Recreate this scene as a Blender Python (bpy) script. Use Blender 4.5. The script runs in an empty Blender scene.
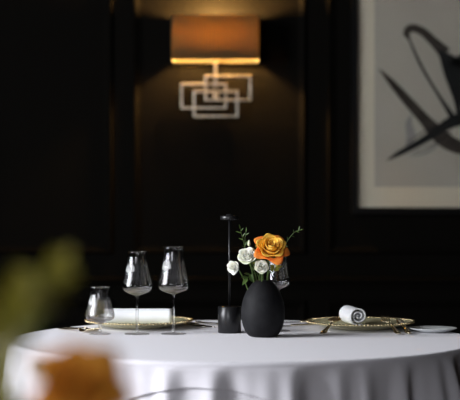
import bpy, bmesh, math, random
from mathutils import Vector, Matrix, noise
C = bpy.context.scene.collection
PI = math.pi
random.seed(4)

# ------------------------------------------------------------------ camera geometry
F = 1540.0          # focal length in pixels of a 460 px wide frame
CAMZ = 1.09
def at(px, py, d):  # point seen at a pixel of the photograph, d metres away
    return Vector(((px-230)/F*d, d, CAMZ-(py-200)/F*d))
TZ = 0.75           # height of the cloth on the table top
TC = Vector((0.03, 3.80, TZ)); TR = 0.573

# ------------------------------------------------------------------ materials
def mat(name, col, rough=.5, metal=0, spec=.5, trans=0, ior=1.45, sheen=0, sub=0, emit=None, estr=0, noise_=None, bump=None, alpha=1):
    m = bpy.data.materials.new(name); m.use_nodes = True
    nt = m.node_tree; b = nt.nodes['Principled BSDF']
    b.inputs['Base Color'].default_value = (*col, 1)
    b.inputs['Roughness'].default_value = rough
    b.inputs['Metallic'].default_value = metal
    b.inputs['Specular IOR Level'].default_value = spec
    b.inputs['Transmission Weight'].default_value = trans
    b.inputs['IOR'].default_value = ior
    b.inputs['Sheen Weight'].default_value = sheen
    if sub:
        b.inputs['Subsurface Weight'].default_value = sub
        b.inputs['Subsurface Radius'].default_value = (.004, .003, .002)
    if emit:
        b.inputs['Emission Color'].default_value = (*emit, 1)
        b.inputs['Emission Strength'].default_value = estr
    tc = nt.nodes.new('ShaderNodeTexCoord')
    if noise_:
        sc, c2, lo, hi = noise_
        n = nt.nodes.new('ShaderNodeTexNoise'); n.inputs['Scale'].default_value = sc; n.inputs['Detail'].default_value = 4
        nt.links.new(tc.outputs['Object'], n.inputs['Vector'])
        r = nt.nodes.new('ShaderNodeValToRGB')
        r.color_ramp.elements[0].position = lo; r.color_ramp.elements[0].color = (*col, 1)
        r.color_ramp.elements[1].position = hi; r.color_ramp.elements[1].color = (*c2, 1)
        nt.links.new(n.outputs['Fac'], r.inputs['Fac']); nt.links.new(r.outputs['Color'], b.inputs['Base Color'])
    if bump:
        sc, st, dist = bump
        n = nt.nodes.new('ShaderNodeTexNoise'); n.inputs['Scale'].default_value = sc; n.inputs['Detail'].default_value = 3
        nt.links.new(tc.outputs['Object'], n.inputs['Vector'])
        bp = nt.nodes.new('ShaderNodeBump'); bp.inputs['Strength'].default_value = st; bp.inputs['Distance'].default_value = dist
        nt.links.new(n.outputs['Fac'], bp.inputs['Height']); nt.links.new(bp.outputs['Normal'], b.inputs['Normal'])
    return m

M = {}
M['wall'] = mat('black_wall_paint', (.0034, .0030, .0024), .6, spec=.015, bump=(60, .05, .002))
M['ceiling'] = mat('ceiling_paint', (.03, .028, .026), .8)
M['floor'] = mat('dark_oak', (.03, .018, .010), .4, noise_=(6, (.05, .03, .016), .35, .65))
M['pale'] = mat('pale_window_paint', (.6, .6, .58), .5)
M['linen'] = mat('white_linen', (.70, .68, .72), .85, spec=.15, sheen=.2, bump=(900, .15, .0006))
M['napkin'] = mat('napkin_cotton', (.85, .86, .88), .9, spec=.1, bump=(700, .2, .0006))
M['wood'] = mat('table_wood', (.12, .07, .035), .5)
M['vase'] = mat('matt_black_stoneware', (.008, .008, .009), .65, spec=.2, noise_=(40, (.013, .013, .0145), .4, .7), bump=(160, .25, .001))
M['blackmetal'] = mat('satin_black_metal', (.012, .012, .013), .3, spec=.5)
M['blackframe'] = mat('black_frame_wood', (.003, .003, .003), .6, spec=.08)
M['glass'] = mat('clear_crystal', (1, 1, 1), .0, trans=1, ior=1.45)
def clear_glass(name, f, lo, hi):
    m = bpy.data.materials.new(name); m.use_nodes = True
    nt = m.node_tree; N = nt.nodes.new; Lk = nt.links.new
    nt.nodes.remove(nt.nodes['Principled BSDF']); out = nt.nodes['Material Output']
    g = N('ShaderNodeBsdfGlass'); g.inputs['IOR'].default_value = 1.5; g.inputs['Roughness'].default_value = 0
    t = N('ShaderNodeBsdfTransparent'); gl = N('ShaderNodeBsdfGlossy'); gl.inputs['Roughness'].default_value = .01
    lw = N('ShaderNodeLayerWeight'); lw.inputs['Blend'].default_value = .25
    mr = N('ShaderNodeMapRange'); mr.inputs['To Min'].default_value = lo; mr.inputs['To Max'].default_value = hi
    pw = N('ShaderNodeMath'); pw.operation = 'POWER'; pw.inputs[1].default_value = 4; lw.inputs['Blend'].default_value = .5
    Lk(lw.outputs['Facing'], pw.inputs[0]); Lk(pw.outputs[0], mr.inputs['Value'])
    a = N('ShaderNodeMixShader'); Lk(mr.outputs[0], a.inputs[0]); Lk(t.outputs[0], a.inputs[1]); Lk(gl.outputs[0], a.inputs[2])
    b = N('ShaderNodeMixShader'); b.inputs[0].default_value = f; Lk(a.outputs[0], b.inputs[1]); Lk(g.outputs[0], b.inputs[2])
    Lk(b.outputs[0], out.inputs['Surface']); return m
M['glass'] = clear_glass('clear_crystal', .6, .004, .5)
M['stemglass'] = clear_glass('stem_crystal', .45, .06, .8)
M['footglass'] = clear_glass('thin_crystal', .25, .05, .5)
M['pane'] = mat('window_glass', (1, 1, 1), .0, trans=1, ior=1.45)
M['etch'] = mat('frosted_etching', (.5, .5, .5), .7, spec=.3)
M['gold'] = mat('champagne_gold', (.78, .62, .36), .22, metal=1)
M['charger'] = mat('gold_glass_charger', (.70, .66, .42), .2, metal=.45, noise_=(50, (.60, .58, .34), .35, .65))
M['cutlery'] = mat('pale_gold_cutlery', (.80, .70, .50), .18, metal=1)
M['blade'] = mat('steel_blade', (.78, .76, .72), .15, metal=1)
M['porcelain'] = mat('white_porcelain', (.72, .75, .75), .18, spec=.5)
M['shade'] = None
M['lining'] = mat('cream_lining', (.85, .72, .45), .8)
M['nickel'] = mat('aged_nickel', (.36, .32, .26), .3, metal=1, noise_=(40, (.20, .175, .14), .4, .7))
M['bulb'] = mat('glowing_bulb', (1, .9, .7), .5, emit=(1, .56, .18), estr=1080)
M['matboard'] = mat('cream_mat_board', (.76, .70, .55), .9, spec=.1)
M['paper'] = mat('grey_art_paper', (.50, .47, .39), .9, spec=.1, noise_=(3, (.55, .515, .43), .3, .7))
M['ink'] = mat('black_ink', (.006, .006, .006), .7)
M['wash'] = mat('brown_wash', (.03, .024, .018), .8, noise_=(14, (.07, .055, .042), .35, .7))
M['greywash'] = mat('pale_grey_wash', (.32, .31, .285), .9)
M['orange'] = mat('orange_petals', (.95, .50, .05), .55, spec=.25, sub=.12, noise_=(45, (.96, .62, .11), .35, .7))
M['outer'] = mat('reddish_outer_petals', (.80, .17, .03), .55, spec=.25, sub=.1, noise_=(60, (.88, .33, .05), .35, .7))
M['white'] = mat('white_petals', (.82, .82, .70), .6, spec=.25, sub=.12, noise_=(50, (.86, .86, .80), .35, .7))
M['cream'] = mat('green_white_outer_petals', (.68, .75, .45), .6, spec=.25, sub=.1, noise_=(50, (.82, .84, .68), .35, .6))
M['stem'] = mat('green_stem', (.07, .12, .025), .55)
M['leaf'] = mat('green_leaf', (.04, .085, .018), .45, noise_=(40, (.08, .13, .03), .35, .7))
M['olive'] = mat('olive_leaf', (.19, .17, .012), .6, noise_=(30, (.26, .22, .025), .35, .7))
M['amber'] = mat('shaded_orange_petals', (.70, .27, .03), .6, spec=.2, noise_=(45, (.78, .36, .05), .35, .7))  # foreground orange rose: its shade is put into a darker petal colour
M['lightleaf'] = mat('yellow_green_leaf', (.20, .22, .03), .5, noise_=(30, (.28, .26, .05), .35, .7))

def shade_mat(c1, c2, f, nm):
    m = bpy.data.materials.new(nm); m.use_nodes = True
    nt = m.node_tree; b = nt.nodes['Principled BSDF']; out = nt.nodes['Material Output']
    b.inputs['Base Color'].default_value = (*c1, 1); b.inputs['Roughness'].default_value = .85
    t = nt.nodes.new('ShaderNodeBsdfTranslucent'); t.inputs['Color'].default_value = (*c2, 1)
    mx = nt.nodes.new('ShaderNodeMixShader'); mx.inputs[0].default_value = f
    nt.links.new(b.outputs[0], mx.inputs[1]); nt.links.new(t.outputs[0], mx.inputs[2])
    nt.links.new(mx.outputs[0], out.inputs['Surface'])
    return m
M['shade'] = shade_mat((.15, .10, .035), (.38, .26, .075), .5, 'amber_shade_fabric')
M['lining'] = shade_mat((.80, .74, .55), (.80, .72, .5), .3, 'cream_lining')

# ------------------------------------------------------------------ object helpers
def obj(name, bm, m, parent=None, smooth=True, mods=None):
    me = bpy.data.meshes.new(name)
    bmesh.ops.recalc_face_normals(bm, faces=bm.faces)
    bm.to_mesh(me); bm.free()
    me.materials.append(m)
    if smooth:
        for p in me.polygons: p.use_smooth = True
    o = bpy.data.objects.new(name, me); C.objects.link(o)
    if parent: o.parent = parent
    for f in (mods or []): f(o)
    return o
def solid(t, off=-1):
    def f(o):
        s = o.modifiers.new('thickness', 'SOLIDIFY'); s.thickness = t; s.offset = off
    return f
def subd(n):
    def f(o):
        s = o.modifiers.new('smooth', 'SUBSURF'); s.levels = n; s.render_levels = n
    return f
def bev(w, n=2):
    def f(o):
        s = o.modifiers.new('bevel', 'BEVEL'); s.width = w; s.segments = n; s.limit_method = 'ANGLE'
    return f
def thing(name, label, cat, loc=(0, 0, 0), rot=(0, 0, 0), group=None):
    o = bpy.data.objects.new(name, None); C.objects.link(o); o.empty_display_size = .05
    o.location = loc; o.rotation_euler = rot; tag(o, label, cat, group); return o
def tag(o, label, cat, group=None):
    o['label'] = label; o['category'] = cat
    if group: o['group'] = group
    return o
def struct(name, bm, m, parent=None, **k):
    o = obj(name, bm, m, parent, smooth=False, **k)
    o['kind'] = 'structure'
    return o
def copy_tree(o, parent=None, loc=None, rot=None, scale=None, label=None, group=None):
    c = o.copy(); C.objects.link(c); c.parent = parent
    if loc is not None: c.location = loc
    if rot is not None: c.rotation_euler = rot
    if scale is not None: c.scale = (scale,)*3
    if label: c['label'] = label
    if group: c['group'] = group
    for ch in list(o.children): copy_tree(ch, c)
    return c
def box(bm, x0, x1, y0, y1, z0, z1):
    v = [bm.verts.new(p) for p in ((x0,y0,z0),(x1,y0,z0),(x1,y1,z0),(x0,y1,z0),(x0,y0,z1),(x1,y0,z1),(x1,y1,z1),(x0,y1,z1))]
    for f in ((0,3,2,1),(4,5,6,7),(0,1,5,4),(1,2,6,5),(2,3,7,6),(3,0,4,7)): bm.faces.new([v[i] for i in f])
    return v
def lathe(bm, prof, n=64, close=False):
    rings = []
    for r, z in prof:
        if r < 1e-6: rings.append([bm.verts.new((0, 0, z))])
        else: rings.append([bm.verts.new((r*math.cos(2*PI*i/n), r*math.sin(2*PI*i/n), z)) for i in range(n)])
    prs = list(zip(rings[:-1], rings[1:]))
    if close: prs.append((rings[-1], rings[0]))
    for a, b in prs:
        for i in range(n):
            j = (i+1) % n
            if len(a) == 1 and len(b) == 1: continue
            if len(a) == 1: bm.faces.new((a[0], b[i], b[j]))
            elif len(b) == 1: bm.faces.new((a[i], b[0], a[j]))
            else: bm.faces.new((a[i], b[i], b[j], a[j]))
def spline(pts, n):
    """Catmull-Rom through points (any dimension as tuples)"""
    P = [Vector(p) for p in pts]; P = [2*P[0]-P[1]] + P + [2*P[-1]-P[-2]]
    out = []
    for i in range(1, len(P)-2):
        for k in range(n):
            t = k/n; a, b, c, d = P[i-1:i+3]
            out.append(.5*((2*b)+(c-a)*t+(2*a-5*b+4*c-d)*t*t+(3*b-a-3*c+d)*t**3))
    out.append(P[-2]); return out
def tube(bm, pts, r, n=8, cap=True):
    pts = [Vector(p) for p in pts]; rings = []
    up = Vector((0, 0, 1)); prev = None
    for i, p in enumerate(pts):
        t = (pts[min(i+1, len(pts)-1)]-pts[max(i-1, 0)]).normalized()
        a = prev if prev else (up if abs(t.z) < .9 else Vector((1, 0, 0)))
        a = (a - t*a.dot(t)).normalized(); prev = a; b = t.cross(a)
        rr = r[i] if isinstance(r, (list, tuple)) else r
        rings.append([bm.verts.new(p+(a*math.cos(2*PI*k/n)+b*math.sin(2*PI*k/n))*rr) for k in range(n)])
    for a, b in zip(rings[:-1], rings[1:]):
        for k in range(n): bm.faces.new((a[k], a[(k+1) % n], b[(k+1) % n], b[k]))
    if cap: bm.faces.new(rings[0][::-1]); bm.faces.new(rings[-1])
def B(): return bmesh.new()

# ================================================================== THE ROOM
WY = 6.40
def wp(px, py): p = at(px, py, WY); return p.x, p.z
bm = B(); box(bm, -2.7, 3.3, WY, WY+.15, 0, 2.9); struct('wall_back', bm, M['wall'])
bm = B(); box(bm, -2.7, 3.3, -1.65, WY+.15, -.1, 0); struct('floor', bm, M['floor'])
bm = B(); box(bm, -2.7, 3.3, -1.65, WY+.15, 2.9, 3.0); struct('ceiling', bm, M['ceiling'])
bm = B(); box(bm, 3.15, 3.3, -1.5, WY, 0, 2.9); struct('wall_right', bm, M['wall'])
FX0, FX1, FZ0, FZ1 = -2.35, -.75, .9, 2.4   # unseen window behind the camera, added for frontal fill light
bm = B()
box(bm, -2.7, FX0, -1.65, -1.5, 0, 2.9); box(bm, FX1, 3.3, -1.65, -1.5, 0, 2.9)
box(bm, FX0, FX1, -1.65, -1.5, 0, FZ0); box(bm, FX0, FX1, -1.65, -1.5, FZ1, 2.9)
struct('wall_front', bm, M['wall'])
bm = B()
for a, b, c, d in ((FX0, FX0+.06, FZ0, FZ1), (FX1-.06, FX1, FZ0, FZ1), ((FX0+FX1)/2-.03, (FX0+FX1)/2+.03, FZ0, FZ1), (FX0, FX1, FZ0, FZ0+.06), (FX0, FX1, FZ1-.06, FZ1)):
    box(bm, a, b, -1.62, -1.56, c, d)
w = struct('added_fill_window', bm, M['pale'])
bm = B(); box(bm, FX0+.05, FX1-.05, -1.595, -1.59, FZ0+.05, FZ1-.05)
p = struct('pane', bm, M['pane'], w)
WIN = (1.9, 3.7, .95, 2.65)   # y0 y1 z0 z1 of the window in the left wall
y0, y1, z0, z1 = WIN
bm = B()
box(bm, -2.7, -2.55, -1.5, y0, 0, 2.9); box(bm, -2.7, -2.55, y1, WY, 0, 2.9)
box(bm, -2.7, -2.55, y0, y1, 0, z0); box(bm, -2.7, -2.55, y0, y1, z1, 2.9)
struct('wall_left', bm, M['wall'])
bm = B()
for a, b, c, d in ((y0, y0+.06, z0, z1), (y1-.06, y1, z0, z1), ((y0+y1)/2-.03, (y0+y1)/2+.03, z0, z1), (y0, y1, z0, z0+.06), (y0, y1, z1-.06, z1)):
    box(bm, -2.67, -2.61, a, b, c, d)
w = struct('window_1', bm, M['pale'])
bm = B(); box(bm, -2.645, -2.64, y0+.05, y1-.05, z0+.05, z1-.05)
p = struct('pane', bm, M['pane'], w)

# wall mouldings: a picture-frame profile swept round a rectangle
def moulding(bm, x0, x1, z0, z1, w=.035, prof=((0, 0), (.0, .010), (.25, .020), (.55, .014), (.75, .008), (1, .006), (1, 0))):
    rings = []
    for u, h in prof:
        i = u*w
        rings.append([bm.verts.new((x, WY-h, z)) for x, z in ((x0+i, z0+i), (x1-i, z0+i), (x1-i, z1-i), (x0+i, z1-i))])
    for a, b in zip(rings[:-1], rings[1:]):
        for k in range(4): bm.faces.new((a[k], a[(k+1) % 4], b[(k+1) % 4], b[k]))
def wall_trim(n, px0, px1, zb, zt):
    bm = B(); moulding(bm, (px0-230)/F*WY, (px1-230)/F*WY, zb, zt); struct('trim_%d' % n, bm, M['wall'])
zb = wp(0, 254)[1]
wall_trim(1, -170, 113, zb, 2.7)
wall_trim(2, 133, 306, zb, 2.7)
wall_trim(3, 327, 640, zb, 2.7)
# dado rail
zr = wp(0, 281)[1]
bm = B()
pr = [(0, zr-.03), (.012, zr-.03), (.016, zr-.012), (.03, zr-.004), (.034, zr+.008), (.02, zr+.016), (0, zr+.018)]
L = [[bm.verts.new((x, WY-h, z)) for h, z in pr] for x in (-2.55, 3.15)]
for k in range(len(pr)-1): bm.faces.new((L[0][k], L[0][k+1], L[1][k+1], L[1][k]))
struct('trim_4', bm, M['wall'])
wall_trim(5, -170, 113, .22, zr-.08); wall_trim(6, 133, 306, .22, zr-.08); wall_trim(7, 327, 640, .22, zr-.08)
bm = B(); box(bm, -2.55, 3.15, WY-.02, WY, 0, .14); struct('baseboard_back', bm, M['wall'])

# ================================================================== WALL LAMP
lx = (215.7-230)/F*WY
SB = at(0, 58.5, WY-.22).z; ST = at(0, 13.5, WY-.22).z; SW = .177; SD = .17
sc = thing('wall_lamp', 'wall lamp with a wide amber box shade over three overlapping metal rectangles', 'lamp', (lx, WY, SB))
bm = B()   # shade: rounded box tube, open above and below
def rrect(hw, ya, yb, r, n=6):
    pts = []
    for cx, cy, a0 in ((hw-r, yb-r, 0), (-hw+r, yb-r, PI/2), (-hw+r, ya+r, PI), (hw-r, ya+r, 1.5*PI)):
        for k in range(n+1):
            a = a0+PI/2*k/n; pts.append((cx+r*math.cos(a), cy+r*math.sin(a)))
    return pts
def loop_wall(bm, pts, z0, z1):
    a = [bm.verts.new((x, y, z0)) for x, y in pts]; b = [bm.verts.new((x, y, z1)) for x, y in pts]
    for k in range(len(pts)): j = (k+1) % len(pts); bm.faces.new((a[k], a[j], b[j], b[k]))
H = ST-SB
loop_wall(bm, rrect(SW, -SD-.012, -.012, .008), 0, H)
obj('lamp_shade', bm, M['shade'], sc, mods=[solid(.0015, 0)])
# rim bindings
bm = B(); loop_wall(bm, rrect(SW-.0025, -SD-.0095, -.0145, .008), .0005, H-.0005)
obj('shade_lining', bm, M['lining'], sc, mods=[solid(.0006, 0)])
# bulb, holder and stem
bm = B()
lathe(bm, [(0, -.034), (.014, -.03), (.026, -.018), (.03, 0), (.026, .017), (.015, .032), (.012, .042), (0, .042)], 24)
o = obj('bulb', bm, M['bulb'], sc); o.location = (.0, -.095, .128)
yr = -.045   # plane of the rectangles, relative to the wall
bm = B(); tube(bm, [(0, -.095, .085), (0, -.095, .098)], .017, 20); obj('bulb_holder', bm, M['nickel'], sc)
def sconce_xz(px, py): p = at(px, py, WY+yr); return p.x-lx, p.z-SB
bm = B()
zs = sconce_xz(0, 88)[1]
box(bm, -.006, .006, -.062, -.05, zs, .07)
box(bm, -.006, .006, -.101, -.05, .06, .072)
box(bm, -.006, .006, -.101, -.089, .07, .088)
obj('stem', bm, M['nickel'], sc, smooth=False, mods=[bev(.001)])
bm = B()
xa, za = sconce_xz(216, 96)
box(bm, xa-.012, xa+.012, -.010, 0, za-.012, za+.012)
box(bm, xa-.005, xa+.005, -.05, -.008, za-.005, za+.005)
obj('wall_plate', bm, M['nickel'], sc, smooth=False, mods=[bev(.002)])
rects = [(180.5, 227, 83, 109, .000), (193, 238.5, 90.5, 117.5, -.012), (204.5, 251.5, 75.5, 101.5, -.024)]
for a, b, t, u, dy in rects:
    bm = B(); x0, zt = sconce_xz(a, t); x1, zl = sconce_xz(b, u); w = .0095
    ya, yb = yr+dy-.006, yr+dy+.006
    out = [(x0, zl), (x1, zl), (x1, zt), (x0, zt)]; inn = [(x0+w, zl+w), (x1-w, zl+w), (x1-w, zt-w), (x0+w, zt-w)]
    V = [[bm.verts.new((x, y, z)) for x, z in q] for y in (ya, yb) for q in (out, inn)]
    for k in range(4):
        j = (k+1) % 4
        bm.faces.new((V[0][k], V[0][j], V[1][j], V[1][k])); bm.faces.new((V[2][k], V[3][k], V[3][j], V[2][j]))
        bm.faces.new((V[0][k], V[2][k], V[2][j], V[0][j])); bm.faces.new((V[1][k], V[1][j], V[3][j], V[3][k]))
    obj('metal_rectangle', bm, M['nickel'], sc, smooth=False, mods=[bev(.0012)])

# ================================================================== PICTURE
x0, zb = wp(357, 207.5); x1 = x0+.92; zt = zb+1.22
pic = thing('framed_picture', 'large framed abstract print of black and grey brush strokes on the dark wall', 'picture', ((x0+x1)/2, WY-.003, zb))
cx = (x0+x1)/2
def art(name, bm, m, **k): o = obj(name, bm, m, pic, smooth=False, **k); return o
hw = (x1-x0)/2; Hh = zt-zb
fw = .026
bm = B()
box(bm, -hw-fw, -hw, -.04, -.0, -fw, Hh+fw); box(bm, hw, hw+fw, -.04, -.0, -fw, Hh+fw)
box(bm, -hw, hw, -.04, -.0, -fw, 0); box(bm, -hw, hw, -.04, -.0, Hh, Hh+fw)
art('picture_frame', bm, M['blackframe'])
bm = B(); box(bm, -hw, hw, -.016, -.004, 0, Hh); art('mat_board', bm, M['matboard'])
px0, pz0 = wp(374, 187); mi = px0-x0; mz = pz0-zb
bm = B(); box(bm, -hw+mi, hw-mi, -.0175, -.016, mz, Hh-mz); art('paper_sheet', bm, M['paper'])
def ap(zx, zy):   # point of the print
    x, z = wp(340+zx/1.817, zy/1.818); return x-cx, z-zb
def ribbon(bm, pts, y, n=10):
    s = spline([(*ap(a, b), w/1.817/240.6/2) for a, b, w in pts], n)
    L = []
    for i, p in enumerate(s):
        t = (s[min(i+1, len(s)-1)]-s[max(i-1, 0)]); t = Vector((t.x, t.y)).normalized(); nn = Vector((-t.y, t.x))
        w = max(p.z, .0002)
        L.append((bm.verts.new((p.x+nn.x*w, y, p.y+nn.y*w)), bm.verts.new((p.x-nn.x*w, y, p.y-nn.y*w))))
    for a, b in zip(L[:-1], L[1:]): bm.faces.new((a[0], a[1], b[1], b[0]))
bm = B()
ribbon(bm, [(118, 275, 3), (128, 250, 16), (124, 225, 12), (130, 208, 1)], -.0178)
ribbon(bm, [(120, 285, 1), (160, 275, 5), (200, 240, 3)], -.0178)
art('pale_brush_stroke', bm, M['greywash'], mods=[solid(.0002, 0)])
bm = B()
ribbon(bm, [(70, 126, 1), (90, 148, 11), (120, 182, 17), (150, 215, 20), (178, 245, 28), (205, 264, 26), (250, 275, 20), (300, 270, 4)], -.0181)
ribbon(bm, [(126, 74, 3), (120, 62, 12), (128, 52, 14), (148, 58, 15), (170, 78, 17), (190, 98, 24)], -.0181)
art('brown_brush_stroke', bm, M['wash'], mods=[solid(.0002, 0)])
bm = B()
ribbon(bm, [(84, 292, 1), (105, 280, 9), (135, 264, 12), (165, 246, 15), (195, 226, 20), (230, 212, 26), (290, 190, 30), (340, 150, 2)], -.0185)
ribbon(bm, [(122, 66, 3), (140, 108, 5), (160, 145, 5), (182, 180, 6), (206, 218, 12)], -.0185)
ribbon(bm, [(178, 92, 4), (193, 110, 26), (210, 132, 46), (228, 165, 44), (238, 200, 34), (228, 226, 10)], -.0185)
ribbon(bm, [(184, 120, 2), (196, 150, 5), (210, 185, 8), (216, 210, 10)], -.0185)
ribbon(bm, [(205, 120, 20), (240, 95, 16), (290, 70, 10), (330, 40, 1)], -.0185)
ribbon(bm, [(120, 262, 1), (150, 240, 2.5), (185, 226, 3)], -.0185)
ribbon(bm, [(130, 280, 1), (170, 262, 2), (200, 240, 3)], -.0185)
art('black_brush_stroke', bm, M['ink'], mods=[solid(.0002, 0)])
bm = B(); box(bm, -hw, hw, -.0305, -.028, 0, Hh); art('picture_glass', bm, M['pane'])

# ================================================================== TABLE AND CLOTHS
tb = thing('dining_table', 'round dining table hidden under white cloths in the middle of the room', 'table', (TC.x, TC.y, 0))
bm = B(); lathe(bm, [(0, TZ-.035), (TR-.015, TZ-.035), (TR-.006, TZ-.03), (TR-.006, TZ-.008), (TR-.01, TZ-.0045), (0, TZ-.0045)], 96); obj('tabletop', bm, M['wood'], tb)
bm = B(); lathe(bm, [(0, 0), (.25, 0), (.25, .02), (.06, .05), (.045, .1), (.045, TZ-.06), (.12, TZ-.036), (0, TZ-.036)], 48); obj('pedestal', bm, M['wood'], tb)

def fold(th, seed=0):
    a = math.degrees(th)
    f = .45*math.sin(17*th+1.1) + .4*math.sin(26*th+.6+.8*math.sin(3*th)) + .34*math.sin(41*th+2.0) + .13*math.sin(67*th+.5) + .35*math.sin(7*th+seed)
    return f
def cloth(bm, length, R0, ztop, off, hem=.0, amp=1., nth=720, seed=0.):
    """polar sheet: flat top, rounded edge, drop with folds"""
    er = .010
    ns = 34
    rings = []
    cv = bm.verts.new((0, 0, ztop))
    tops = [.1, .3, .5, .7, .82, .9, .95, .98]
    grid = []
    for f in tops:
        grid.append([bm.verts.new((f*R0*math.cos(2*PI*i/nth), f*R0*math.sin(2*PI*i/nth), ztop)) for i in range(nth)])
    for s in range(ns+1):
        row = []
        for i in range(nth):
            th = 2*PI*i/nth; Lh = length(th)
            l = Lh*(s/ns)**1.3
            arc = er*PI/2
            if l < arc:
                a = l/er; r = R0-er+er*math.sin(a)+.0; z = ztop-er+er*math.cos(a)
                g = 0
            else:
                g = l-arc; z = ztop-er-g; r = R0
            k = g/(g+.028)
            w = fold(th, seed)
            r += off*min(1, g/.01) + amp*(.038*k*w*min(1, g/.22+.35)) + .007*k*min(1., g/.1)
            z += .004*math.sin(11*th+2)*k
            row.append(bm.verts.new((r*math.cos(th), r*math.sin(th), z)))
        grid.append(row)
    for i in range(nth): bm.faces.new((cv, grid[0][i], grid[0][(i+1) % nth]))
    for a, b in zip(grid[:-1], grid[1:]):
        for i in range(nth): bm.faces.new((a[i], b[i], b[(i+1) % nth], a[(i+1) % nth]))
TH0 = math.radians(-90-9)
A = .6275
def lover(th):
    d = th-TH0; c = max(abs(math.cos(d)), abs(math.sin(d)))
    return A/c - TR + .008
bm = B(); cloth(bm, lambda th: .655, TR, TZ-.0022, -.003)
o = obj('underlay_tablecloth', bm, M['linen']); o.location = (TC.x, TC.y, 0)
tag(o, 'white tablecloth reaching to the floor, seen below the hem of the upper cloth', 'tablecloth')
bm = B(); cloth(bm, lover, TR+.001, TZ, .0012)
o = obj('top_tablecloth', bm, M['linen'], mods=[solid(.0008, -1)]); o.location = (TC.x, TC.y, 0)
tag(o, 'square white top tablecloth draped over the round table under vase and glasses', 'tablecloth')

# ================================================================== GLASSWARE
def outer_r(prof, z):
    for (r0, z0), (r1, z1) in zip(prof[:-1], prof[1:]):
        if z0 <= z <= z1: return r0+(r1-r0)*(z-z0)/max(1e-9, z1-z0)
    return prof[-1][0]
def wine_glass(label, loc, H, stem_h, rmax, zmax, rrim, rfoot, emblem_z, ang, group=None, esc=1.):
    g = thing('wine_glass' if stem_h > .03 else 'water_glass', label, 'glass', loc, group=group)
    bowl = [(.0046, stem_h), (.008, stem_h+.0022), (rmax*.52, stem_h+.0060), (rmax*.86, stem_h+(zmax-stem_h)*.55), (rmax, zmax),
            (rmax*.96, zmax+(H-zmax)*.13), (rmax*.84, zmax+(H-zmax)*.34), (rmax*.71, zmax+(H-zmax)*.60), (rrim*1.0, zmax+(H-zmax)*.82), (rrim, H)]
    outp = [(p.x, p.y) for p in spline(bowl, 5)]
    t = .0007
    inn = []
    zin = stem_h+.0065
    for r, z in outp[::-1]:
        if z > zin+.003: inn.append((max(r-t, .001), z))
    inn += [(inn[-1][0]*.75, zin+.0012), (inn[-1][0]*.4, zin+.0002), (0, zin)]
    bm = B(); lathe(bm, [(0, stem_h-.0005), (.0030, stem_h-.0005)] + outp + [(rrim-.0005, H+.0006)] + inn, 64)
    bo = obj('bowl', bm, M['glass'], g)
    bm = B()
    prof = [(.0046, .004), (.0038, .012), (.0035, stem_h*.5), (.0038, stem_h-.006), (.0046, stem_h-.0008)]
    sp = [(p.x, p.y) for p in spline(prof, 4)]
    lathe(bm, [(0, .004)] + sp + [(0, stem_h-.0008)], 24)
    obj('stem', bm, M['stemglass'], g)
    bm = B(); lathe(bm, [(0, 0), (rfoot-.001, 0), (rfoot, .0008), (rfoot-.001, .0016), (rfoot*.5, .0026), (.006, .0038), (0, .0039)], 64)
    obj('foot', bm, M['footglass'], g)
    # etched crest: a branching fan of small leaves that follows the bowl
    bm = B()
    rng = random.Random(3)
    def onb(u, z, e=.0003):
        r = outer_r(outp, z)+e; a = ang+u/max(r, .01)
        return (r*math.cos(a), r*math.sin(a), z)
    def quadleaf(u, z, a, L, W):
        c, s = math.cos(a), math.sin(a)
        P = [(u, z), (u+c*L*.5-s*W, z+s*L*.5+c*W), (u+c*L, z+s*L), (u+c*L*.5+s*W, z+s*L*.5-c*W)]
        bm.faces.new([bm.verts.new(onb(*q)) for q in P])
    z0 = emblem_z-.021*esc
    for b in range(7):
        a = PI/2 + (b-3)*.38
        Lb = (.034-.0035*abs(b-3))*esc
        for k in range(7):
            f = (k+.6)/7
            u = math.cos(a)*Lb*f*.72; z = z0+.010*esc+math.sin(a)*Lb*f*.85
            for sg in (-1, 1): quadleaf(u, z, a+sg*(.8+.2*rng.random()), .0046*esc, .0012*esc)
    quadleaf(0, z0, PI/2, .014*esc, .0015*esc)
    obj('etched_crest', bm, M['etch'], g)
    return g
GD = 3.905
def gx(px, d=GD): return (px-230)/F*d
fr = -PI/2-.30
wine_glass('tall stemmed wine glass left of the portable lamp, the tallest in the row', (gx(173.5), GD, TZ+.0003), .2205, .100, .0395, .123, .0255, .033, .173, fr-.35, esc=.85)
wine_glass('stemmed wine glass in the middle of the row of three, with etched crest', (gx(137.2), GD-.005, TZ+.0003), .2085, .097, .0385, .120, .0245, .032, .166, fr-.35, esc=.85)
wine_glass('short-stemmed water glass, the lowest and leftmost of the row of three', (gx(100, 3.90), 3.90, TZ+.0003), .1190, .026, .0375, .046, .0250, .028, .085, fr-.5, esc=.8)
wine_glass('wine glass mostly hidden behind the black vase and orange rose', (gx(277.5, 4.0), 4.00, TZ+.0003), .2205, .106, .0325, .128, .0240, .033, .173, fr)

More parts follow.
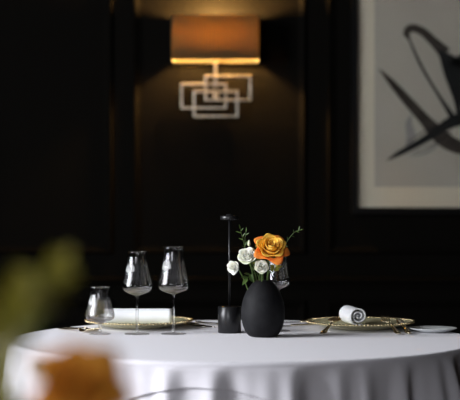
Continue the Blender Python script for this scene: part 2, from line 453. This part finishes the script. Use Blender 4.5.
# ================================================================== PLACE SETTINGS
def charger(label, x, d):
    c = thing('charger_plate', label, 'plate', (x, d, TZ+.0003))
    R = .143
    bm = B(); lathe(bm, [(0, 0), (.075, 0), (.085, .003), (.125, .0125), (R-.003, .0165), (R, .018), (R-.001, .0195), (R-.008, .0185), (.12, .0155), (.09, .006), (.08, .005), (0, .005)], 96)
    obj('dish', bm, M['charger'], c)
    bm = B()
    n = 96
    for i in range(n):
        a = 2*PI*i/n
        bmesh.ops.create_icosphere(bm, subdivisions=1, radius=.0034, matrix=Matrix.Translation((R*math.cos(a)*.992, R*math.sin(a)*.992, .0195)))
    obj('beaded_rim', bm, M['gold'], c)
    return c
PL = (gx(139, 4.11), 4.11); PR = (gx(360, 4.07), 4.07)
charger('gold charger plate under the rolled napkin behind the three glasses', *PL)
charger('gold charger plate with beaded rim under the napkin roll right of the vase', *PR)

def napkin(label, loc, ang, L=.178, R=.0235):
    g = thing('rolled_napkin', label, 'napkin', loc, (0, 0, ang))
    bm = B(); turns = 2.6; n = 150
    r0 = .003
    pts = []
    for i in range(n+1):
        t = i/n; a = -turns*2*PI*(1-t) - 1.2
        r = r0+(R-r0)*t
        pts.append((r*math.cos(a), R+.0005+r*math.sin(a)*.97))
    nx = 20
    rows = []
    for k in range(nx+1):
        x = -L/2+L*k/nx
        row = []
        for i, (y, z) in enumerate(pts):
            t = i/n; tele = .004*(1-t)*(1 if k == nx else (-1 if k == 0 else 0))
            jit = .0007*noise.noise(Vector((x*30, y*60, z*60+t*9)))
            row.append(bm.verts.new((x-tele+.0012*math.sin(i*.3)*(k in (0, nx)), y+jit, z+jit)))
        rows.append(row)
    for a, b in zip(rows[:-1], rows[1:]):
        for i in range(n): bm.faces.new((a[i], a[i+1], b[i+1], b[i]))
    obj('napkin_cloth', bm, M['napkin'], g, mods=[solid(.0034, -1)])
    return g
napkin('white napkin roll seen side-on behind the three glasses', (gx(138.5, 4.10), 4.10, TZ+.0085), 0)
napkin('white napkin roll showing its spiral end, right of the vase', (gx(356.5, 4.08)-.008, 4.09, TZ+.0085), math.radians(-80), L=.12, R=.0265)

def cutlery(kind, label, p0, p1, group=None, L=None):
    """handle end at p0, head at p1"""
    p0, p1 = Vector(p0), Vector(p1); d = p1-p0; L = d.length
    g = thing(kind, label, {'table_knife': 'knife', 'dinner_fork': 'fork', 'dessert_spoon': 'spoon'}[kind], p0, group=group)
    g.rotation_mode = 'XYZ'
    g.rotation_euler = (0, -math.asin(d.z/L), math.atan2(d.y, d.x))
    def strip(bm, pts, t=.0016, n=6):
        s = spline(pts, n)
        R_ = []
        for x, w, z in s:
            w = max(w, .0006)
            R_.append([bm.verts.new(q) for q in ((x, -w, z), (x, -w*.6, z+t), (x, w*.6, z+t), (x, w, z), (x, 0, z-t*.1))])
        for a, b in zip(R_[:-1], R_[1:]):
            for k in range(5): bm.faces.new((a[k], a[(k+1) % 5], b[(k+1) % 5], b[k]))
        bm.faces.new(R_[0]); bm.faces.new(R_[-1][::-1])
    if kind == 'table_knife':
        bm = B(); strip(bm, [(0, .003, .001), (.01, .0085, .001), (L*.25, .0065, .001), (L*.5, .0055, .001)], .004); obj('handle', bm, M['cutlery'], g)
        bm = B(); strip(bm, [(L*.5, .005, .001), (L*.55, .008, .001), (L*.8, .0095, .001), (L*.95, .007, .001), (L, .001, .001)], .0016); obj('blade', bm, M['blade'], g)
    elif kind == 'dinner_fork':
        bm = B(); strip(bm, [(0, .006, .001), (.012, .009, .001), (L*.3, .0055, .002), (L*.65, .0032, .006)], .0026); obj('handle', bm, M['cutlery'], g)
        bm = B(); strip(bm, [(L*.65, .0032, .006), (L*.70, .010, .005), (L*.78, .012, .002)], .0016)
        for k in range(4):
            y = (k-1.5)*.0062
            tube(bm, [(L*.77, y, .003), (L*.85, y, .0035), (L*.93, y, .007), (L, y*.95, .012)], [.0019, .0018, .0016, .0009], 6)
        obj('tines', bm, M['cutlery'], g)
    else:
        bm = B(); strip(bm, [(0, .006, .001), (.012, .009, .001), (L*.3, .0055, .002), (L*.72, .003, .005)], .0026); obj('handle', bm, M['cutlery'], g)
        bm = B(); n = 10
        rows = []
        for i in range(n+1):
            t = i/n; x = L*(.72+.28*t); w = .018*math.sqrt(max(0, 1-(2*t-1)**2))*(1-.15*t)+.0012
            rows.append([bm.verts.new((x, w*u, .0075-.007*(1-u*u)*(1-(2*t-1)**2))) for u in (-1, -.6, 0, .6, 1)])
        for a, b in zip(rows[:-1], rows[1:]):
            for k in range(4): bm.faces.new((a[k], a[k+1], b[k+1], b[k]))
        obj('spoon_bowl', bm, M['cutlery'], g, mods=[solid(.0012, 1)])
    return g
def line(cx, cy, u, L, z=TZ+.001, z2=None):
    u = Vector(u).normalized(); c = Vector((cx, cy))
    a = c+u*L/2; b = c-u*L/2
    return (a.x, a.y, z), (b.x, b.y, z if z2 is None else z2)
# left setting: the diner sits far left, forks and knives lie either side of the plate
u = Vector((-.60, .80)); v = Vector((-.80, -.60))      # v: towards the window side
Lp = Vector(PL)
c1 = Lp + v*.172 + u*.01; c2 = Lp + v*.200 - u*.005; c3 = Lp + v*.228 - u*.03
cutlery('dinner_fork', 'pale gold fork nearest the water glass, left of the charger plate', *line(c1.x, c1.y, u, .17))
cutlery('dinner_fork', 'outer pale gold fork near the left edge of the table', *line(c2.x, c2.y, u, .16))
k1 = Lp - v*.175; k2 = Lp - v*.205
cutlery('table_knife', 'table knife lying beside the right side of the left charger plate', *line(-.118, 4.185, (-.5, .8), .19))
cutlery('table_knife', 'table knife pointing at the portable lamp, behind the tall wine glass', *line(-.088, 4.175, (-.45, .8), .19))
cutlery('dessert_spoon', 'pale gold spoon between the left charger plate and the portable lamp', *line(-.05, 4.19, (-.42, .8), .18))
# right setting
cutlery('table_knife', 'table knife farthest back, behind the vase to the right', *line(.195, 4.265, (.95, .25), .18))
cutlery('table_knife', 'table knife lying in front of the right charger plate near the vase', *line(.165, 4.14, (.72, .45), .16))
cutlery('dessert_spoon', 'pale gold spoon leaning on the front left rim of the right charger plate', (gx(322, 3.89), 3.89, TZ+.0015), (gx(337, 4.02), 4.02, TZ+.026))
cutlery('dinner_fork', 'pale gold fork leaning on the right charger plate near the bread plate', (gx(399, 3.88), 3.88, TZ+.0015), (gx(384, 4.035), 4.035, TZ+.026))
cutlery('table_knife', 'table knife leaning on the rim between right charger and bread plate', (gx(409, 3.89), 3.89, TZ+.0015), (gx(398, 4.06), 4.06, TZ+.0265))

bp = thing('bread_plate', 'small white bread plate at the right edge of the table', 'plate', (gx(433, 3.965), 3.965, TZ+.0003))
bm = B(); lathe(bm, [(0, 0), (.035, 0), (.04, .002), (.060, .0085), (.0625, .0105), (.0605, .0112), (.042, .005), (.036, .0035), (0, .0035)], 72); obj('dish', bm, M['porcelain'], bp)

# ================================================================== VASE, PORTABLE LAMP
vx, vy = gx(263, 3.83), 3.83
def vase(label, loc, group=None):
    R = .0555
    prof = [(0, 0), (.030, 0), (.036, .002), (.0455, .014), (.0530, .035), (R, .056), (.0535, .080), (.0465, .104), (.0360, .123), (.0240, .136), (.0175, .1405), (.0150, .1410),
            (.0140, .139), (.016, .133), (.030, .118), (.042, .098), (.049, .070), (.048, .045), (.040, .018), (.028, .006), (0, .006)]
    bm = B(); lathe(bm, prof, 72)
    o = obj('flower_vase', bm, M['vase'], mods=[subd(1)]); o.location = loc
    tag(o, label, 'vase', group); return o
V0 = vase('matt black egg-shaped vase holding the orange rose, in the middle of the table', (vx, vy, TZ+.0003))

ld = 3.945
lp = thing('portable_lamp', 'slim black table lamp with a cylinder foot and small disc head, left of the vase', 'lamp', (gx(229.5, ld), ld, TZ+.0003))
bm = B(); lathe(bm, [(0, 0), (.0285, 0), (.0297, .0012), (.0297, .066), (.0285, .0675), (.006, .0675), (0, .0675)], 64); obj('base', bm, M['blackmetal'], lp)
bm = B(); lathe(bm, [(0, .0665), (.0030, .0665), (.0030, .298), (0, .298)], 20); obj('pole', bm, M['blackmetal'], lp)
bm = B(); lathe(bm, [(0, .288), (.0225, .289), (.0235, .2905), (.0235, .2975), (.0225, .299), (.009, .2995), (.008, .3035), (0, .304)], 48); obj('lamp_head', bm, M['blackmetal'], lp)

# ================================================================== FLOWERS
def petal(bm, phi, width, r_in, Rm, Hm, curl, tip=.22, nu=9, nv=9, wob=0., seed=0):
    """cupped petal: starts near the axis, swells to radius Rm at height Hm, lip curls outward"""
    rows = []
    for j in range(nv+1):
        v = j/nv; row = []
        for i in range(nu+1):
            uu = -1+2*i/nu
            vv = v*(1-tip*abs(uu)**2.2)
            rad = r_in+(Rm-r_in)*math.sin(min(1, vv*1.15)*PI/2)**.9
            z = Hm*vv**1.15
            lip = max(0, vv-.62)/.38
            rad += curl*lip*lip*(1-.3*abs(uu)); z -= abs(curl)*.55*lip**3
            wd = width*(.35+.65*math.sin(min(1, vv*1.5)*PI/2))*(1-.25*lip*lip)
            a = phi+uu*wd/2
            nz = wob*noise.noise(Vector((uu*1.7+seed, vv*2.2, seed*.7)))
            rad += nz - .10*Rm*abs(uu)*(1 if curl > 0 else .3)*0
            row.append(bm.verts.new((rad*math.cos(a), rad*math.sin(a), z+nz*.6)))
        rows.append(row)
    for a, b in zip(rows[:-1], rows[1:]):
        for i in range(nu): bm.faces.new((a[i], a[i+1], b[i+1], b[i]))
def rose(name, label, head, axis, R, base, inner, outerm, openness=1., leaves=(), group=None, seed=1, cout=.36, tipo=.30, wo=1.6):
    """head: centre of bloom; axis: direction it faces; base: where its stem stands in the vase"""
    rng = random.Random(seed)
    head = Vector(head); axis = Vector(axis).normalized(); base = Vector(base)
    g = thing(name, label, 'flower', base, group=group)
    q = axis.to_track_quat('Z', 'Y').to_matrix().to_4x4()
    hb = head - axis*R*.45 - base           # calyx position in the thing's own frame
    X = Matrix.Translation(hb) @ q
    bm = B()
    # tight spiral heart
    for k in range(3): petal(bm, k*2.1+.3, 2.6, .0, R*(.12+.05*k), R*(1.02-.02*k), R*.03, wob=R*.02, seed=seed+k)
    ph = rng.random()*6
    for lay, (n, Rm, Hm, cu, w) in enumerate(((3, .30, .99, .08, 2.5), (4, .43, .93, .15, 2.1), (5, .58, .83, .24, 1.75))):
        for k in range(n):
            petal(bm, ph+2*PI*k/n+rng.uniform(-.12, .12), w, .02*R, R*Rm*(1+rng.uniform(-.04, .04)), R*Hm*(1+rng.uniform(-.03, .03)), R*cu*openness, wob=R*.07, seed=seed*3+lay*7+k)
        ph += .7
    bmesh.ops.transform(bm, matrix=X, verts=bm.verts)
    obj('bloom', bm, inner, g, mods=[subd(1), solid(.0006, 0)])
    bm = B()
    for k in range(5):
        petal(bm, ph+2*PI*k/5+rng.uniform(-.15, .15), wo, .02*R, R*.70*(1+rng.uniform(-.06, .06)), R*(.62+rng.uniform(-.08, .08)), R*cout*openness, tip=tipo, wob=R*.10, seed=seed*5+40+k)
    bmesh.ops.transform(bm, matrix=X, verts=bm.verts)
    obj('outer_petals', bm, outerm, g, mods=[subd(1), solid(.0007, 0)])
    bm = B()
    for k in range(5): petal(bm, 2*PI*k/5, .8, R*.03, R*.42, R*.30, R*.12, tip=.7, nu=6, nv=5)
    lathe(bm, [(0, -R*.16), (R*.09, -R*.12), (R*.13, 0), (R*.05, R*.08), (0, R*.1)], 12)
    bmesh.ops.transform(bm, matrix=X, verts=bm.verts)
    obj('sepals', bm, M['stem'], g)
    bm = B()
    st = hb-axis*R*.14
    mid = (st-axis*R*.5)*.55 + Vector((0, 0, .02))
    tube(bm, spline([(0, 0, 0), mid, st-axis*R*.25, st], 6), R*.045+.0006, 8)
    obj('stem', bm, M['stem'], g)
    return g
def leaf_mesh(bm, p, d, L, W, up=Vector((0, 0, 1)), fold_=.25, droop=.15):
    d = Vector(d).normalized(); s = d.cross(up).normalized(); n = s.cross(d); p = Vector(p)
    rows = []; N = 6
    for i in range(N+1):
        t = i/N; w = W*math.sin(PI*t**.8)*(1-.2*t)+.0002
        c = p+d*L*t-up*L*droop*t*t
        rows.append([bm.verts.new(c+s*w*k+n*abs(k)*w*fold_) for k in (-1, -.5, 0, .5, 1)])
    for a, b in zip(rows[:-1], rows[1:]):
        for k in range(4): bm.faces.new((a[k], a[k+1], b[k+1], b[k]))
def sprig(label, base, pts, nl, L, W, mleaf, group=None, seed=0, start=.3, alt=True, name='green_sprig', r=.0009):
    rng = random.Random(seed); base = Vector(base)
    g = thing(name, label, 'foliage', base, group=group)
    P = [Vector(p)-base for p in pts]; s = spline([(0, 0, 0)]+P, 10)
    bm = B(); tube(bm, s, [r*(1.2-.8*i/(len(s)-1)) for i in range(len(s))], 6); obj('stem', bm, M['stem'], g)
    for k in range(nl):
        f = start+(1-start)*k/max(1, nl-1); i = min(int(f*(len(s)-1)), len(s)-2)
        t = (s[i+1]-s[i]).normalized(); a = rng.random()*PI
        side = t.cross(Vector((0, -1, 0))).normalized()
        dv = (side*(1 if k % 2 else -1) + Vector((0, -1, 0))*rng.uniform(-.7, .7) + t*rng.uniform(.5, 1.1)).normalized()
        if k == nl-1: dv = t
        bm = B(); leaf_mesh(bm, s[i], dv, L*rng.uniform(.8, 1.15), W, up=Vector((0, -.7, .7)), droop=rng.uniform(-.1, .2))
        obj('leaf', bm, mleaf, g)
    return g

def P(px, py, d): return tuple(at(px, py, d))
vb = Vector((vx, vy, TZ+.012))
def foot(dx=0, dy=0): return vb+Vector((dx, dy, 0))
mouth = Vector((vx, vy, TZ+.139))
R1 = rose('orange_rose', 'large orange rose with reddish outer petals in the black vase, in focus', P(271, 248.5, 3.80), (.12, -.72, .62), .047, foot(.01, .0), M['orange'], M['outer'], 1.1, seed=11)
W1 = rose('white_rose', 'largest white rose, directly left of the orange rose in focus', P(247.5, 256, 3.80), (-.25, -.75, .55), .0285, foot(-.008, -.004), M['white'], M['cream'], 1., seed=5, cout=.2, tipo=.16, wo=1.9)
W2 = rose('white_rose', 'small white rose hanging farthest left, in front of the lamp pole', P(233.5, 267.5, 3.80), (-.55, -.8, -.05), .0195, foot(-.012, .004), M['white'], M['white'], 1., seed=8, cout=.2, tipo=.16, wo=1.9)
W3 = rose('white_rose', 'white rose tucked under the orange rose, just above the vase', P(261.5, 267, 3.785), (.05, -.95, .28), .0205, foot(.002, -.008), M['white'], M['cream'], 1., seed=9, cout=.2, tipo=.16, wo=1.9)
def bud(label, tip, base, L, m):
    base = Vector(base); tip = Vector(tip)-base
    g = thing('flower_bud', label, 'flower', base)
    bm = B(); n = 12; lathe(bm, [(0, 0), (L*.16, L*.12), (L*.24, L*.4), (L*.17, L*.75), (L*.05, L), (0, L)], n)
    bmesh.ops.transform(bm, matrix=Matrix.Translation(tip), verts=bm.verts); obj('bloom', bm, m, g)
    bm = B(); tube(bm, spline([(0, 0, 0), tip*.5+Vector((.004, 0, .01)), tip], 6), .0009, 6); obj('stem', bm, M['stem'], g)
sprig('dark leaves crowded in the mouth of the vase below the roses', foot(.002, .004), [P(263, 279, 3.84), P(262, 272, 3.83), P(258, 262, 3.83)], 10, .017, .006, M['leaf'], seed=31, start=.72, r=.0011)
bud('pale green bud standing above the largest white rose', P(249, 246.5, 3.82), foot(-.004, .006), .016, M['cream'])
sprig('upright sprig with narrow leaves, highest on the left of the bouquet', foot(-.006, .008), [P(256, 278, 3.84), P(249, 262, 3.85), P(243, 240, 3.85), P(240, 228, 3.84)], 9, .014, .0017, M['leaf'], seed=2, start=.5)
sprig('short sprig with narrow leaves behind the largest white rose', foot(-.010, .0), [P(257, 280, 3.84), P(248, 262, 3.84), P(245, 245, 3.83), P(246, 231, 3.83)], 7, .013, .0016, M['leaf'], seed=6, start=.55)
sprig('thin twig with small leaves reaching up to the right past the orange rose', foot(.012, .006), [P(268, 278, 3.85), P(279, 258, 3.85), P(288, 240, 3.84), P(295, 232, 3.83), P(300.5, 230, 3.82)], 8, .010, .0015, M['leaf'], seed=9, start=.45)
sprig('dark green leaves drooping over the left shoulder of the vase', foot(-.012, -.002), [P(259, 279.5, 3.82), P(252, 274, 3.79), P(247, 279, 3.775)], 5, .022, .0055, M['leaf'], seed=4, start=.72, r=.0011)
sprig('leafy stem between the orange rose and the wine glass behind', foot(.010, -.004), [P(267, 279, 3.82), P(272, 272, 3.80), P(276, 266, 3.79)], 5, .019, .006, M['lightleaf'], seed=14, start=.7, r=.0011)
sprig('yellow-green leaves between the white roses and orange rose', foot(-.002, -.008), [P(260, 279, 3.82), P(257, 262, 3.81), P(257, 247, 3.80)], 7, .017, .0045, M['lightleaf'], seed=15, start=.6, r=.0011)

# ================================================================== FOREGROUND TABLE AND BOUQUET (out of focus)
FT = Vector((-.22, 1.10, 0))
ft = thing('dining_table', 'nearer round dining table carrying the out-of-focus bouquet', 'table', FT)
bm = B(); lathe(bm, [(0, TZ-.035), (.39, TZ-.035), (.395, TZ-.03), (.395, TZ-.006), (0, TZ-.0045)], 96); obj('tabletop', bm, M['wood'], ft)
bm = B(); lathe(bm, [(0, 0), (.22, 0), (.22, .02), (.05, .05), (.04, .1), (.04, TZ-.06), (.1, TZ-.036), (0, TZ-.036)], 48); obj('pedestal', bm, M['wood'], ft)
bm = B(); cloth(bm, lambda th: .35, .40, TZ-.001, .003, nth=360, seed=1.)
o = obj('tablecloth', bm, M['linen'], mods=[solid(.0008, -1)]); o.location = FT
tag(o, 'white tablecloth on the nearer table below the out-of-focus bouquet', 'tablecloth')
fd = 1.20
fb = Vector((at(70, 0, fd).x, fd, TZ+.0003))
vase('black vase of the nearer table, below the out-of-focus bouquet', fb)
def ff(dx=0, dy=0): return fb+Vector((dx, dy, .0117))
rose('orange_rose', 'out-of-focus orange rose at the bottom left of the photo', P(80, 386, fd), (.1, -.75, .6), .042, ff(.01, 0), M['amber'], M['amber'], 1.1, seed=11)
rose('white_rose', 'out-of-focus white rose left of the blurred orange rose', P(38, 366, fd+.02), (-.3, -.8, .4), .014, ff(-.01, .004), M['white'], M['cream'], .8, seed=5)
sprig('out-of-focus leafy stem, the taller blurred green patch at the left', ff(-.002, .008), [P(50, 420, fd+.03), P(34, 330, fd+.03), P(66, 258, fd+.02)], 16, .018, .006, M['olive'], seed=21, start=.74)
sprig('out-of-focus leafy stem, the lower yellowish patch near the left edge', ff(-.006, .004), [P(30, 420, fd+.02), P(8, 350, fd), P(28, 278, fd-.02)], 22, .020, .008, M['olive'], seed=22, start=.62)
sprig('out-of-focus leafy stem hanging over the bottom left corner', ff(-.010, .0), [P(30, 430, fd+.02), P(4, 400, fd), P(-8, 330, fd-.02)], 16, .022, .008, M['olive'], seed=23, start=.5)
sprig('out-of-focus dark leaves joining the blurred green patches', ff(-.006, -.006), [P(30, 430, fd+.05), P(14, 350, fd+.05), P(44, 288, fd+.05)], 12, .02, .007, M['leaf'], seed=24, start=.7)

# ================================================================== LIGHT
def area(name, loc, rot, sx, sy, power, col):
    l = bpy.data.lights.new(name, 'AREA'); l.shape = 'RECTANGLE'; l.size = sx; l.size_y = sy; l.energy = power; l.color = col
    o = bpy.data.objects.new(name, l); C.objects.link(o); o.location = loc; o.rotation_euler = rot; return o
y0, y1, z0, z1 = WIN
area('window_daylight', (-2.60, (y0+y1)/2, (z0+z1)/2), (0, -PI/2, 0), z1-z0-.12, y1-y0-.12, 85, (.93, .95, 1.0))
area('front_fill_light', ((FX0+FX1)/2, -1.55, (FZ0+FZ1)/2), (PI/2, 0, 0), FX1-FX0-.12, FZ1-FZ0-.12, 26, (.95, .96, 1.0))  # added frontal fill that brightens the cloth front and napkin end
w = bpy.data.worlds.new('World'); bpy.context.scene.world = w; w.use_nodes = True
bg = w.node_tree.nodes['Background']; bg.inputs[0].default_value = (.6, .7, .9, 1); bg.inputs[1].default_value = .5

# ================================================================== CAMERA
cam = bpy.data.cameras.new('camera'); co = bpy.data.objects.new('camera', cam); C.objects.link(co)
co.location = (0, 0, CAMZ); co.rotation_euler = (PI/2, 0, 0)
cam.sensor_width = 36; cam.lens = F/460*36; cam.clip_start = .05
cam.dof.use_dof = True; cam.dof.focus_distance = 3.86; cam.dof.aperture_fstop = 3.4
s = bpy.context.scene; s.camera = co
s.view_settings.view_transform = 'Standard'; s.view_settings.look = 'None'; s.view_settings.gamma = 1
s.view_settings.use_curve_mapping = False; s.view_settings.exposure = 1.12
